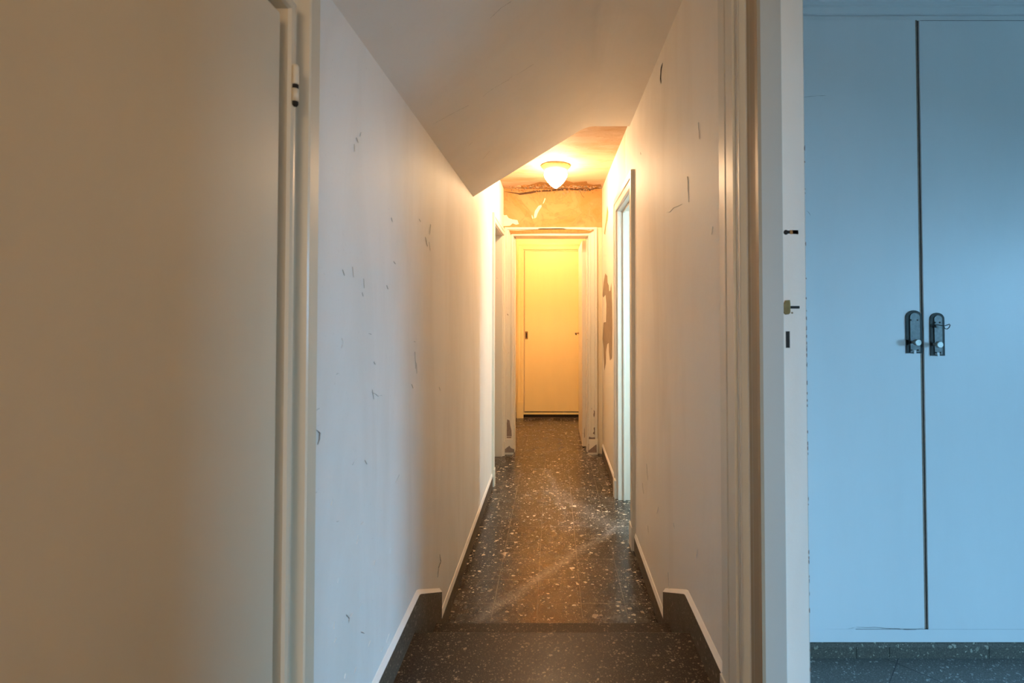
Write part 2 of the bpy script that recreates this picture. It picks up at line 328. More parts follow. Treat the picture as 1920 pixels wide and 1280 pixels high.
CRACK_S = [[(-0.262, 1.815, 2.144), (-0.248, 1.809, 2.154), (-0.221, 1.804, 2.171)], [(-0.163, 1.811, 2.211), (-0.152, 1.808, 2.217)], [(-0.182, 1.407, 2.197), (-0.149, 1.395, 2.22), (-0.121, 1.395, 2.238)], [(-0.372, 2.145, 2.07), (-0.352, 2.136, 2.084)], [(-0.348, 2.4, 2.086), (-0.306, 2.356, 2.115)], [(-0.437, 1.776, 2.027), (-0.366, 1.791, 2.074), (-0.314, 1.808, 2.109)], [(-0.217, 1.805, 2.174), (-0.163, 1.815, 2.21)], [(-0.137, 1.817, 2.227), (-0.074, 1.822, 2.27)]]
PEEL_R = [[(4.341, 1.665), (4.182, 1.631), (4.162, 1.573), (4.073, 1.546), (4.036, 1.495), (3.96, 1.498), (3.887, 1.558), (3.87, 1.489), (3.838, 1.368), (3.833, 1.182), (3.864, 0.966), (4.0, 0.934), (4.065, 0.995), (4.083, 1.071), (4.194, 1.052), (4.301, 0.974), (4.313, 0.88), (4.427, 0.796), (4.448, 0.865), (4.492, 0.994), (4.587, 1.073), (4.488, 1.225), (4.295, 1.236), (4.26, 1.393), (4.323, 1.476), (4.518, 1.456), (4.579, 1.483), (4.48, 1.589)], [(4.169, 2.232), (4.09, 2.16), (4.141, 2.102), (4.278, 2.068), (4.334, 2.006), (4.424, 2.032), (4.277, 2.126), (4.222, 2.174)], [(4.773, 1.41), (4.668, 1.396), (4.683, 1.282), (4.761, 1.346)]]
PATCH_END = [[(-0.475, 2.245), (-0.456, 2.232), (-0.438, 2.236), (-0.419, 2.207), (-0.381, 2.194), (-0.337, 2.188), (-0.322, 2.15), (-0.349, 2.144), (-0.381, 2.157), (-0.406, 2.134), (-0.469, 2.131)], [(-0.111, 2.333), (-0.108, 2.314), (-0.13, 2.283), (-0.146, 2.251), (-0.158, 2.213), (-0.177, 2.203), (-0.18, 2.232), (-0.17, 2.276), (-0.138, 2.321)], [(-0.199, 2.239), (-0.186, 2.207), (-0.192, 2.198), (-0.201, 2.22)], [(-0.079, 2.396), (-0.07, 2.39), (-0.086, 2.352), (-0.098, 2.34)]]
CRACK_WALL = [(-0.482, 2.458), (-0.4, 2.452), (-0.324, 2.442), (-0.249, 2.452), (-0.148, 2.467), (-0.035, 2.475), (0.065, 2.487), (0.191, 2.505), (0.304, 2.508), (0.38, 2.5), (0.443, 2.505), (0.463, 2.5), (0.458, 2.487), (0.392, 2.482), (0.355, 2.462), (0.267, 2.465), (0.191, 2.471), (0.091, 2.467), (-0.035, 2.457), (-0.148, 2.452), (-0.211, 2.437), (-0.312, 2.424), (-0.337, 2.433), (-0.412, 2.447)]
SPALL_C = [(-0.374, 4.681), (-0.317, 4.697), (-0.252, 4.552), (-0.198, 4.454), (-0.117, 4.374), (-0.034, 4.406), (0.062, 4.36), (0.12, 4.323), (0.182, 4.397), (0.235, 4.374), (0.299, 4.351), (0.31, 4.43), (0.369, 4.478), (0.433, 4.454), (0.448, 4.542), (0.361, 4.532), (0.261, 4.512), (0.163, 4.542), (0.065, 4.582), (-0.061, 4.629), (-0.189, 4.697), (-0.269, 4.751), (-0.348, 4.762)]
STRIP_END = [(-0.411, 2.088), (-0.322, 2.085), (-0.188, 2.094), (-0.139, 2.095), (-0.139, 2.107), (0.099, 2.107), (0.124, 2.1), (0.208, 2.098), (0.307, 2.089), (0.352, 2.085), (0.377, 2.095), (0.382, 2.089), (0.337, 2.062), (0.208, 2.062), (-0.04, 2.062), (-0.188, 2.057), (-0.387, 2.054), (-0.396, 2.048)]
PEEL_E = [[(-0.427, 0.323), (-0.406, 0.314), (-0.4, 0.271), (-0.388, 0.223), (-0.385, 0.168), (-0.449, 0.168), (-0.446, 0.217), (-0.433, 0.271)], [(-0.451, 0.02), (-0.453, 0.045), (-0.427, 0.066), (-0.405, 0.082), (-0.391, 0.061), (-0.372, 0.053), (-0.361, 0.05), (-0.358, 0.02)], [(-0.438, 0.161), (-0.386, 0.163), (-0.392, 0.15), (-0.432, 0.151)], [(-0.476, 0.19), (-0.462, 0.206), (-0.461, 0.163), (-0.475, 0.161)], [(0.334, 0.163), (0.361, 0.155), (0.396, 0.159), (0.404, 0.082), (0.405, 0.02), (0.325, 0.02), (0.33, 0.089)], [(0.377, 0.244), (0.389, 0.251), (0.398, 0.22), (0.395, 0.178), (0.369, 0.193), (0.382, 0.213)], [(0.377, 0.41), (0.39, 0.398), (0.387, 0.356), (0.379, 0.342), (0.375, 0.367), (0.381, 0.39)]]

XL, XR, XO = -.467, .462, .565         # corridor wall faces and the far face of the right-hand wall
LZ = .288                              # landing level above the corridor floor
CZ, SZ = 2.487, 2.455                  # corridor ceiling, flat part of the stair soffit

# ------------------------------------------------------------ floors and steps
f = MB(); f.box(XL-.10, XO, 1.93, 6.62, -.10, 0, M_TERR); f.box(XO, 1.7, 2.0, 4.3, -.10, 0, M_TERR); f.box(-1.7, XL-.10, 3.7, 4.9, -.10, 0, M_TERR)
f.build('floor', kind='structure')
f = MB(); f.box(XL, XR, 1.60, 1.95, .088, .128, M_SLAB); f.box(XL, XR, 1.50, 1.93, -.10, .088, M_SLAB)
f.build('stair_tread', bevel=.004, kind='structure')
f = MB(); f.box(-1.2, XO, -2.1, 1.648, LZ-.04, LZ, M_SLAB); f.box(-1.2, XO, -2.1, 1.625, -.10, LZ-.04, M_SLAB)
f.build('floor_landing', bevel=.005, kind='structure')
f = MB(); f.box(XO, 3.3, -2.1, 2.0, LZ-.10, LZ, M_ROOMF); f.build('floor_bedroom', kind='structure')

# ------------------------------------------------------------ left wall (near cupboard opening, far door opening)
toL = lambda y, z, l: (XL+l, y, z)
w_ = MB(); T = XL-.12
w_.box(T, XL, .935, 3.83, -.1, 2.6, M_WALL)
w_.box(T, XL, -2.1, .935, 1.99, 2.6, M_WALL); w_.box(T, XL, -2.1, .12, LZ-.1, 1.99, M_WALL)
w_.box(T, XL, 3.83, 4.55, 2.05, 2.6, M_WALL); w_.box(T, XL, 4.55, 4.72, -.1, 2.6, M_WALL); w_.box(T, XL, 4.72, 6.62, -.1, 2.6, M_BACK)
for wd, pts in CRACK_L: crack(w_, pts, wd, toL, M_CRACK, M_FLAKE)
w_.build('wall_left', kind='structure', recalc=False)

# ------------------------------------------------------------ right wall (bedroom doorway, side room doorway)
toR = lambda y, z, l: (XR-l, y, z)
w_ = MB()
w_.box(XR, XO, -2.1, .46, LZ-.1, 2.6, M_WALLSPLIT); w_.box(XR, XO, .46, 1.10, 2.30, 2.6, M_WALLSPLIT)
w_.box(XR, XO, 1.10, 2.86, -.1, 2.6, M_WALLSPLIT); w_.box(XR, XO, 2.86, 3.53, 2.075, 2.6, M_WALLSPLIT)
w_.box(XR, XO, 3.53, 4.72, -.1, 2.6, M_WALLSPLIT)
for wd, pts in CRACK_R: crack(w_, pts, wd, toR, M_CRACK if wd < .009 else M_DARK, M_FLAKE)
for i, p in enumerate(PEEL_R): patch(w_, p, toR, M_BROWNP if i != 1 else M_OLD, .001, M_CRACK)
w_.build('wall_right', kind='structure', recalc=False)

# ------------------------------------------------------------ end wall of the corridor with its doorway
toE = lambda x, z, l: (x, 4.62-l, z)
w_ = MB()
w_.box(-.6, -.405, 4.62, 4.80, -.1, 2.6, M_OLD); w_.box(.365, .75, 4.62, 4.80, 2.118, 2.6, M_OLD); w_.box(.365, .75, 4.62, 4.80, -.1, 2.118, M_OLDLOW); w_.box(-.405, .365, 4.62, 4.80, 2.06, 2.6, M_OLD)
for p in PATCH_END: patch(w_, p, toE, M_CREAMP, .0012)
patch(w_, CRACK_WALL, toE, M_RIFT, .006)
rr = random.Random(3)
for k in range(130):      # crumbling edge under the ceiling
    x = rr.uniform(-.42, .42); z = 2.475-abs(rr.gauss(0, .014)); s_ = rr.uniform(.003, .011)
    if abs(x) > .30 and rr.random() < .5: continue
    a = rr.uniform(0, 6.28); y = 4.62-rr.uniform(.002, .012)
    w_.prism([(x+s_*math.cos(a+t)*rr.uniform(.6,1.5), y, z+s_*.7*math.sin(a+t)) for t in (0, 1.3, 2.6, 3.9, 5.1)], (0, .008, 0), rr.choice((M_SPALL, M_SPALL, M_BROWNP, M_WOOD)))
w_.tube([(.245,4.60,2.47), (.262,4.597,2.44), (.272,4.596,2.415), (.292,4.596,2.395)], .0013, M_DARK, 5)
w_.build('wall_end', kind='structure', recalc=False)

# ------------------------------------------------------------ ceilings
c = MB(); c.box(-.6, .75, 2.86, 6.62, CZ, 2.62, M_OLDC)
toC = lambda x, y, l: (x, y, CZ-l)
patch(c, SPALL_C, toC, M_SPALL, .0015, M_CRACK)
xs = [p[0] for p in SPALL_C]; 
for k in range(260):
    x = rr.uniform(-.40, .43); y = 4.60-abs(rr.gauss(0, .075)); s_ = rr.uniform(.004, .016); a = rr.uniform(0, 6.28)
    if y < 4.60-.17*max(0, 1-abs(x)/.6): continue
    c.prism([(x+s_*math.cos(a+t)*rr.uniform(.6,1.5), y+s_*1.4*math.sin(a+t), CZ-rr.uniform(.004,.010)) for t in (0, 1.3, 2.6, 3.9, 5.1)], (0, 0, .008), rr.choice((M_SPALL, M_BROWNP, M_OLDC, M_WOOD, M_SPALL)))
c.build('ceiling', kind='structure', recalc=False)
# soffit of the stair above: low on the left, flat on the right, cut off at the old ceiling
m_ = (SZ-2.007)/(.203-XL); prof = [(XL, 2.007)]
for k in range(7):
    t = k/6; x = .203-.05+t*.10; u = (1-t)
    prof.append((x, SZ-m_*.05*u*u))
prof += [(XR, SZ), (XR, 2.63), (XL, 2.63)]
ye = lambda x: 2.858+(min(x, .203)-XL)/.67*.089
s = MB(); s.loft([[(x, -2.1, z) for x, z in prof], [(x, ye(x), z) for x, z in prof]], M_SOFFIT)
for pts in CRACK_S:
    for a, b in zip(pts, pts[1:]):
        a, b = Vector(a), Vector(b); d = (b-a).normalized(); nrm = Vector((m_, 0, -1)).normalized(); wv = d.cross(nrm)*.0008
        s.face([a+nrm*.001+wv*.3, b+nrm*.001+wv*.6, b+nrm*.001-wv*.6, a+nrm*.001-wv*.3], M_CRACK)
s.build('ceiling_soffit', kind='structure', recalc=False)

# ------------------------------------------------------------ rooms beyond the doorways
w_ = MB(); w_.box(XO, 3.3, 1.98, 2.12, LZ-.1, 2.75, M_WALLR); w_.build('wall_bedroom_far', kind='structure')
w_ = MB(); w_.box(XO, 3.3, -2.2, -2.1, LZ-.1, 2.75, M_WALLR); w_.build('wall_bedroom_near', kind='structure')
w_ = MB(); w_.box(3.2, 3.3, -2.1, -1.2, LZ-.1, 2.75, M_WALLR); w_.box(3.2, 3.3, .1, 2.0, LZ-.1, 2.75, M_WALLR)
w_.box(3.2, 3.3, -1.2, .1, LZ-.1, .75, M_WALLR); w_.box(3.2, 3.3, -1.2, .1, 1.75, 2.75, M_WALLR); w_.build('wall_bedroom_right', kind='structure')
w_ = MB(); w_.box(XO, 3.3, -2.2, 2.1, 2.72, 2.8, M_WALLR); w_.build('ceiling_bedroom', kind='structure')
def window(name, x, y0, y1, z0, z1):
    fr = MB()
    for a, b_ in ((y0, y0+.05), (y1-.05, y1), ((y0+y1)/2-.025, (y0+y1)/2+.025)): fr.box(x+.03, x+.08, a, b_, z0, z1, M_TRIM)
    for a, b_ in ((z0, z0+.05), (z1-.05, z1)): fr.box(x+.03, x+.08, y0+.05, y1-.05, a, b_, M_TRIM)
    o = fr.build(name, kind='structure'); p = MB(); p.box(x+.05, x+.054, y0+.04, y1-.04, z0+.04, z1-.04, M_GLASS); p.build('window_pane', o)
window('window_1', 3.2, -1.2, .1, .75, 1.75)
w_ = MB(); w_.box(XO, 1.7, 2.12, 2.2, -.1, 2.6, M_WALLR); w_.box(XO, 1.7, 4.2, 4.3, -.1, 2.6, M_WALLR)
w_.box(1.6, 1.7, 2.2, 2.25, -.1, 2.6, M_WALLR); w_.box(1.6, 1.7, 2.7, 4.2, -.1, 2.6, M_WALLR); w_.box(1.6, 1.7, 2.25, 2.7, -.1, .8, M_WALLR); w_.box(1.6, 1.7, 2.25, 2.7, 1.95, 2.6, M_WALLR)
w_.build('wall_side_room', kind='structure')
w_ = MB(); w_.box(XO, 1.7, 2.12, 4.3, 2.5, 2.6, M_WALLR); w_.build('ceiling_side_room', kind='structure')
window('window_2', 1.6, 2.25, 2.7, .8, 1.95)
w_ = MB(); w_.box(-1.7, T, 3.6, 3.7, -.1, 2.6, M_WALLR); w_.box(-1.7, T, 4.9, 5.0, -.1, 2.6, M_WALLR); w_.box(-1.8, -1.7, 3.6, 5.0, -.1, 2.6, M_WALLR); w_.box(-1.7, T, 3.6, 5.0, 2.5, 2.6, M_WALLR)
w_.build('wall_left_room', kind='structure')
w_ = MB(); w_.box(-1.2, XO, -2.2, -2.1, LZ-.1, 2.63, M_WALLR); w_.build('wall_landing', kind='structure')
w_ = MB(); w_.box(-1.25, -1.15, -.3, 1.3, LZ-.1, 2.0, M_WALLR); w_.box(-1.15, T, -.3, -.2, LZ-.1, 2.0, M_WALLR); w_.box(-1.15, T, 1.2, 1.3, LZ-.1, 2.0, M_WALLR); w_.box(-1.15, T, -.3, 1.3, 1.98, 2.0, M_WALLR)
w_.build('wall_cupboard', kind='structure')
# back room at the far end
w_ = MB(); w_.box(-.6, -.36, 6.12, 6.25, -.1, 2.6, M_BACK); w_.box(-.36, .48, 6.12, 6.25, 2.072, 2.6, M_BACK); w_.box(.48, .75, 6.12, 6.25, -.1, 2.6, M_BACK)
w_.box(-.6, .75, 6.52, 6.62, -.1, 2.6, M_BACK); w_.build('wall_back', kind='structure')
w_ = MB(); w_.box(.62, .75, 4.80, 6.12, -.1, 2.6, M_BACK); w_.build('wall_back_right', kind='structure')

# ------------------------------------------------------------ door trims (profile: along the wall, proud of the wall)
def casing(name, x, sgn, y0, y1, z0, z1, wd, prof, m, floor=0, block=.13, bw=None, parent=None, sides=(1,1)):
    """U-shaped architrave on a wall of constant x. prof: (distance from the opening edge, height off wall)"""
    mb = MB()
    def ring(t):   # t = 0 near foot, 1 near top, 2 far top, 3 far foot
        out = []
        for d, h in prof:
            if t == 0: p = (y0-d, z0)
            if t == 1: p = (y0-d, z1+d)
            if t == 2: p = (y1+d, z1+d)
            if t == 3: p = (y1+d, z0)
            out.append((x+sgn*h, p[0], p[1]))
        return out
    mb.loft([ring(t) for t in range(4)], m)
    if block:
        hm = max(h for d, h in prof)+.003
        for a, b_ in ((y0-wd-.002, y0-.001), (y1+.001, y1+wd+.002)):
            mb.box(min(x, x+sgn*hm), max(x, x+sgn*hm), a, b_, z0, z0+block, m)
    return mb.build(name, parent, kind=None if parent else 'structure', bevel=.0015)
ARCH = [(0, -.003), (0, .012), (.008, .016), (.014, .016), (.016, .011), (.050, .014), (.054, .020), (.088, .021), (.092, .017), (.092, -.003)]
# side-room doorway
casing('trim_1', XR, -1, 2.87, 3.525, 0, 2.055, .092, ARCH, M_TRIM, bw=.1)
l_ = MB()
l_.box(XR-.002, XO+.002, 3.505, 3.531, 0, 2.06, M_TRIM); l_.box(XR-.002, XO+.002, 2.859, 2.885, 0, 2.06, M_TRIM); l_.box(XR-.002, XO+.002, 2.859, 3.531, 2.05, 2.076, M_TRIM)
for a in (3.493, 2.885): l_.box(.497, .512, a, a+.012, 0, 2.05, M_TRIM)
l_.box(.497, .512, 2.885, 3.505, 2.038, 2.05, M_TRIM)
l_.build('trim_2', kind='structure', bevel=.002)
# far left doorway, its door almost shut behind the lining
casing('trim_3', XL, 1, 3.83, 4.545, 0, 2.03, .066, [(0,-.003),(0,.012),(.006,.016),(.012,.016),(.014,.011),(.034,.012),(.038,.018),(.064,.018),(.066,.015),(.066,-.003)], M_TRIMOLD)
l_ = MB(); l_.box(T, XL+.002, 4.525, 4.551, 0, 2.03, M_TRIMOLD); l_.box(T, XL+.002, 3.829, 3.853, 0, 2.03, M_TRIMOLD); l_.box(T, XL+.002, 3.829, 4.551, 2.025, 2.051, M_TRIMOLD)
l_.build('trim_4', kind='structure', bevel=.002)
# doorway in the end wall
mb = MB(); x0, x1, zt = -.371, .330, 2.035
P = [(0,0), (0,.012), (.008,.018), (.022,.018), (.025,.012), (.058,.014), (.062,.022), (.082,.022), (.082,0)]
rg = []
for t in range(4):
    rg.append([((x0-d if t < 2 else x1+d), 4.62-h, (0 if t in (0,3) else zt+d)) for d, h in P])
mb.loft(rg, M_TRIMOLD)
mb.box(-.455, -.372, 4.592, 4.62, 0, .14, M_TRIMOLD); mb.box(.331, .415, 4.592, 4.62, 0, .14, M_TRIMOLD)
toT = lambda x, z, l: (x, 4.6005-l, z)
patch(mb, STRIP_END, lambda x, z, l: (x, 4.598-l, z), M_WOOD, 0, M_DARK)
for i, p in enumerate(PEEL_E): patch(mb, p, lambda x, z, l: (x, (4.591 if z < .145 else 4.602)-l, z), M_GREYP, .0005, M_CRACK)
mb.build('trim_5', kind='structure', recalc=False)
l_ = MB(); l_.box(-.406, x0, 4.615, 4.80, 0, zt, M_TRIMOLD); l_.box(x1, .366, 4.615, 4.80, 0, zt, M_TRIMOLD); l_.box(-.406, .366, 4.615, 4.80, zt, zt+.026, M_TRIMOLD)
l_.box(x0, x0+.012, 4.66, 4.76, 0, zt, M_TRIMOLD); l_.box(x1-.012, x1, 4.66, 4.76, 0, zt, M_TRIMOLD)
l_.build('trim_6', kind='structure', bevel=.002)

# bedroom doorway: wide moulded architrave, moulded lining and rebated jamb
prof = [(1.095,.470),(1.095,.463),(1.102,.461),(1.112,.4635),(1.163,.4635),(1.170,.4625),(1.176,.455),(1.179,.451),(1.183,.454),(1.186,.4510),(1.1945,.4510),(1.1965,.459),(1.1995,.459),(1.201,.4525),(1.213,.4535),(1.215,.458),(1.219,.4575),(1.222,.4490),(1.2695,.4490),(1.2725,.4585),(1.2815,.4585),(1.285,.4505),(1.329,.4505),(1.334,.4545),(1.334,.470)]
mb = MB()
ny = lambda y: .46-(y-1.10)
mb.loft([[(x, y, LZ) for y, x in prof], [(x, y, 2.24+(y-1.10)) for y, x in prof], [(x, ny(y), 2.24+(y-1.10)) for y, x in prof], [(x, ny(y), LZ) for y, x in prof]], M_TRIM)
mb.box(.4465, .466, 1.178, 1.337, LZ, .380, M_TRIM)
mb.prism([(.4610,1.113,LZ),(.4618,1.162,LZ),(.466,1.160,LZ),(.466,1.113,LZ)], (0,0,1.95), M_EDGE); mb.prism([(.4585,1.0932,LZ),(.4610,1.114,LZ),(.466,1.114,LZ),(.466,1.0932,LZ)], (0,0,1.95), M_EDGE)
mb.build('trim_7', kind='structure')
l_ = MB()
def lining(y, s_):
    l_.prism([(.4615, y-.001*s_, LZ), (.4615, y+.05*s_, LZ), (.568, y+.05*s_, LZ), (.568, y+.008*s_, LZ), (.5665, y+.006*s_, LZ), (.5155, y+.006*s_, LZ), (.5145, y+.0025*s_, LZ), (.5125, y-.001*s_, LZ)], (0, 0, 2.24-LZ), M_JAMB)
lining(1.095, 1); lining(.465, -1)
l_.box(.463, .568, .415, 1.145, 2.235, 2.26, M_JAMB)
jl = l_.build('trim_8', kind='structure')
Yj = 1.101
h = MB(); h.box(.5195, .5285, Yj-.0012, Yj+.004, 1.268, 1.305, M_DARK); h.box(.5285, .5295, Yj-.0016, Yj+.004, 1.267, 1.306, M_TRIM); h.box(.5190, .5196, Yj-.0016, Yj+.004, 1.267, 1.306, M_TRIM)  # flat dark box colours in the shade inside the latch hole
h.box(.519, .5295, Yj-.0016, Yj+.004, 1.3048, 1.3058, M_TRIM); h.build('latch_recess', jl)
h = MB(); h.prism([(.516,Yj-.004,1.345),(.513,Yj-.004,1.352),(.513,Yj-.004,1.362),(.517,Yj-.004,1.370),(.519,Yj-.004,1.374),(.529,Yj-.004,1.375),(.530,Yj-.004,1.368),(.530,Yj-.004,1.347),(.527,Yj-.004,1.343),(.519,Yj-.004,1.342)], (0,.006,0), M_BRASS)
h.box(.530, .551, Yj-.003, Yj+.003, 1.3555, 1.3615, M_BLACKM); h.box(.532, .537, Yj-.0012, Yj+.002, 1.344, 1.348, M_BRASS); h.build('latch_stub', jl, bevel=.0008, label='corroded brass latch stub')
h = MB(); h.lathe([(.0001,-.0012),(.0055,-.0012),(.0055,.004)], .5225, Yj, 1.5265, M_DARK, 'y', 20); h.box(.526, .5315, Yj-.0012, Yj+.004, 1.5235, 1.5305, M_DARK)  # dark disc and box colour in the shade of the bolt holes
h.box(.5315, .5375, Yj-.0014, Yj+.004, 1.5225, 1.5315, M_WOOD); h.box(.5375, .5505, Yj-.0010, Yj+.004, 1.5225, 1.5315, M_GREYP); h.build('bolt_hole', jl)
h = MB()
for a in ((.513,.524,1.5425,1.543),(.513,.5135,1.51,1.543),(.5265,.527,1.534,1.543)): h.box(a[0], a[1], Yj-.0007, Yj+.001, a[2], a[3], M_CRACK)
h.build('plate_scar', jl)
# worn, chipped arris of the jamb
ch = MB()
for k in range(46):
    z = rr.uniform(.55, 1.75) if k > 12 else rr.uniform(1.1, 1.32); a = rr.uniform(.0015, .006); d = rr.uniform(.001, .0035)
    ch.face([(.5675, Yj-.0006, z-a), (.5675, Yj-.0006, z+a), (.5675-d, Yj-.0006, z+a*.4), (.5675-d*.7, Yj-.0006, z-a*.5)], M_GREYP)
ch.build('chipped_edge', jl, recalc=False)

# ------------------------------------------------------------ cupboard door in the left wall beside the camera
fr = MB()
pf = [(.968,-.475),(.968,-.4655),(.965,-.4625),(.931,-.4625),(.928,-.465),(.924,-.485),(.917,-.498),(.904,-.500),(.898,-.490),(.895,-.4745),(.889,-.4695),(.882,-.4690),(.876,-.4710),(.8725,-.476),(.8715,-.52),(.968,-.52)]
top = lambda y: 1.895+(y-.873)
y_n = lambda y: .12+.04-(y-.873)
fr.loft([[(x, y, LZ) for y, x in pf], [(x, y, top(y)) for y, x in pf], [(x, y_n(y), top(y)) for y, x in pf], [(x, y_n(y), LZ) for y, x in pf]], M_DOOR)
d1 = MB()
d1.box(-.515, -.4735, .176, .8455, LZ+.006, 1.870, M_DOOR)
d1.box(-.515, -.4985, .160, .866, LZ+.003, 1.888, M_DOOR)
door1 = d1.build('door_1', kind='structure', bevel=.004)
fr.build('frame', door1)
hg = MB()
hg.lathe([(.0045,0),(.0062,.002),(.0062,.030),(.0058,.034),(.0035,.037),(.0001,.038)], -.4665, .8815, 1.7600, M_DOOR, 'z', 20)
hg.lathe([(.0062,0),(.0062,.023)], -.4665, .8815, 1.7295, M_DOOR, 'z', 20)
hg.lathe([(.0050,0),(.0050,.0085)], -.4660, .8815, 1.7520, M_DARK, 'z', 14); hg.lathe([(.0030,0),(.0050,.003),(.0050,.0085)], -.4660, .8815, 1.7210, M_DARK, 'z', 14)
hg.build('hinge', door1, label='painted hinge with two dark gaps')

# ------------------------------------------------------------ skirtings
def skirt(name, x, s_, ya, yb, z0=0, hh=.078):
    b_ = MB(); b_.box(min(x, x+.009*s_), max(x, x+.009*s_), ya, yb, z0, z0+hh, M_SKIRT)
    b_.prism([(x+.0088*s_, ya, z0+hh), (x, ya, z0+hh), (x, ya, z0+hh+.022), (x+.003*s_, ya, z0+hh+.021)], (0, yb-ya, 0), M_WALL)
    return b_.build(name, kind='structure', recalc=True)
skirt('baseboard_left', XL, 1, 1.955, 3.762)
skirt('baseboard_right', XR, -1, 1.955, 2.775); skirt('baseboard_right', XR, -1, 3.62, 4.59)
skirt('baseboard_left', XL, 1, 4.80, 6.12)
def string(name, x, s_, ya):
    P = [(ya,.378),(1.70,.378),(1.72,.370),(2.045,.192),(2.045,.0),(1.955,.0),(1.955,.128),(1.651,.128),(1.651,LZ),(ya,LZ)]
    b_ = MB(); b_.prism([(x, y, z) for y, z in P], (.011*s_, 0, 0), M_SKIRT)
    Q = [(ya,.378),(1.70,.378),(1.72,.370),(2.045,.192)]
    for (a, za), (c_, zc) in zip(Q, Q[1:]):
        b_.face([(x+.0112*s_, a, za), (x+.0112*s_, c_, zc), (x+.002*s_, c_, zc+.013), (x+.002*s_, a, za+.013)], M_WALL)
        b_.face([(x, a, za+.015), (x+.002*s_, a, za+.013), (x+.002*s_, c_, zc+.013), (x, c_, zc+.015)], M_WALL)
    return b_.build(name, kind='structure')
string('stair_skirting_left', XL, 1, .970); string('stair_skirting_right', XR, -1, 1.338)

# ------------------------------------------------------------ ceiling lamps
def lamp(loc, label, g_=M_OPAL):
    o = empty('ceiling_lamp', loc, label, 'lamp'); og = g_
    c_ = MB(); c_.lathe([(.0001,0),(.113,0),(.116,-.004),(.116,-.010),(.110,-.016),(.103,-.024),(.092,-.040),(.084,-.046),(.0001,-.046)][::-1], loc[0], loc[1], loc[2], M_BRASSL, 'z', 48)
    c_.build('canopy', o)
    g = MB(); g.lathe([(.0001,-.1815),(.006,-.180),(.020,-.172),(.040,-.156),(.060,-.135),(.077,-.112),(.088,-.090),(.0915,-.074),(.089,-.060),(.082,-.050),(.078,-.0465),(.0001,-.0465)], loc[0], loc[1], loc[2], og, 'z', 48)
    g.build('glass_globe', o, label='glowing white acorn-shaped glass globe')
    return o
lamp((.021, 3.872, CZ), 'glowing acorn-shaped glass ceiling lamp with round brass canopy above the corridor')
lamp((-.02, 5.15, CZ), 'acorn-shaped glass ceiling lamp in the back room beyond the far doorway', M_OPALY)

# ------------------------------------------------------------ open door leaf in the back room
d = MB(); d.box(.286, .326, 4.835, 5.53, .008, 2.025, M_TRIMOLD)
d.box(.2845, .286, 4.90, 5.46, 1.15, 1.93, M_TRIMOLD); d.box(.2845, .286, 4.90, 5.46, .20, .95, M_TRIMOLD)
door2 = d.build('door_2', kind='structure', bevel=.003)
hd = MB(); hd.lathe([(.013,0),(.013,-.004),(.006,-.006),(.006,-.038),(.0001,-.038)], .286, 5.46, 1.080, M_BRASS, 'x', 18)
hd.tube([(.251,5.46,1.080),(.248,5.44,1.079),(.249,5.40,1.074),(.252,5.36,1.072)], .007, M_BLACKM, 10); hd.build('door_handle', door2)
fl = MB()
for y, z, a in ((4.84,.93,.02),(4.84,.78,.028),(4.84,.62,.02)):
    fl.face([(.286,y,z-a),(.286,y+.09,z-a*.4),(.276,y+.04,z+a*1.6),(.284,y,z+a)], M_CREAMP)
for z0, z1 in ((.05,.30),(.38,.44),(.62,.64)): fl.face([(.3255,4.8345,z0),(.3225,4.8345,z0),(.3215,4.8345,(z0+z1)/2),(.3235,4.8345,z1),(.3255,4.8345,z1)], M_GREYP)
fl.face([(.304,4.8345,.09),(.311,4.8345,.10),(.309,4.8345,.20),(.305,4.8345,.17)], M_GREYP)
fl.build('peeling_paint', door2, recalc=False)

# closet door at the far end
cz = MB()
Pc = [(0,0),(0,.010),(.010,.016),(.028,.016),(.032,.009),(.058,.011),(.062,.018),(.078,.018),(.078,0)]
xa, xb, zt = -.368, .44, 2.085
cz.loft([[((xa-d_ if t < 2 else xb+d_), 6.12-h_, (0 if t in (0,3) else zt+d_)) for d_, h_ in Pc] for t in range(4)], M_DOORY)
cz.box(xa-.080, xa, 6.098, 6.12, 0, .20, M_DOORY)
cz.build('trim_9', kind='structure')
cz = MB(); cz.box(-.355, .44, 6.118, 6.15, .079, 2.070, M_DOORY); door3 = cz.build('door_3', kind='structure', bevel=.004)
k = MB(); k.box(-.346, -.314, 6.113, 6.119, .975, 1.070, M_BRASS); k.box(-.337, -.323, 6.1115, 6.1135, .99, 1.05, M_DARK); k.build('recessed_pull', door3, label='small dark metal pull plate')
k = MB(); k.box(-.366, .44, 6.105, 6.13, .046, .066, M_DOORY); k.box(-.366, .44, 6.118, 6.14, .006, .046, M_DARK); k.box(-.366, .44, 6.10, 6.16, 0, .006, M_SKIRT); k.build('threshold', door3)
k = MB()
for i in range(14):
    z = [1.98,1.70,1.55,1.43,1.32,1.21,1.10,1.02,.93,.80,.66,.50,.42,.30][i]; a = rr.uniform(.008,.03)
    k.face([(XL+.001, 6.05-a, z-a), (XL+.001, 6.02, z+a*.6), (XL+.001, 6.08, z+a)], M_BROWNP)
k.face([(XL+.0012,5.9,.0),(XL+.0012,6.11,.0),(XL+.0012,6.11,.19),(XL+.0012,6.02,.14),(XL+.0012,5.95,.11)], M_SKIRT)
k.build('wall_back_chips', kind='structure', recalc=False)

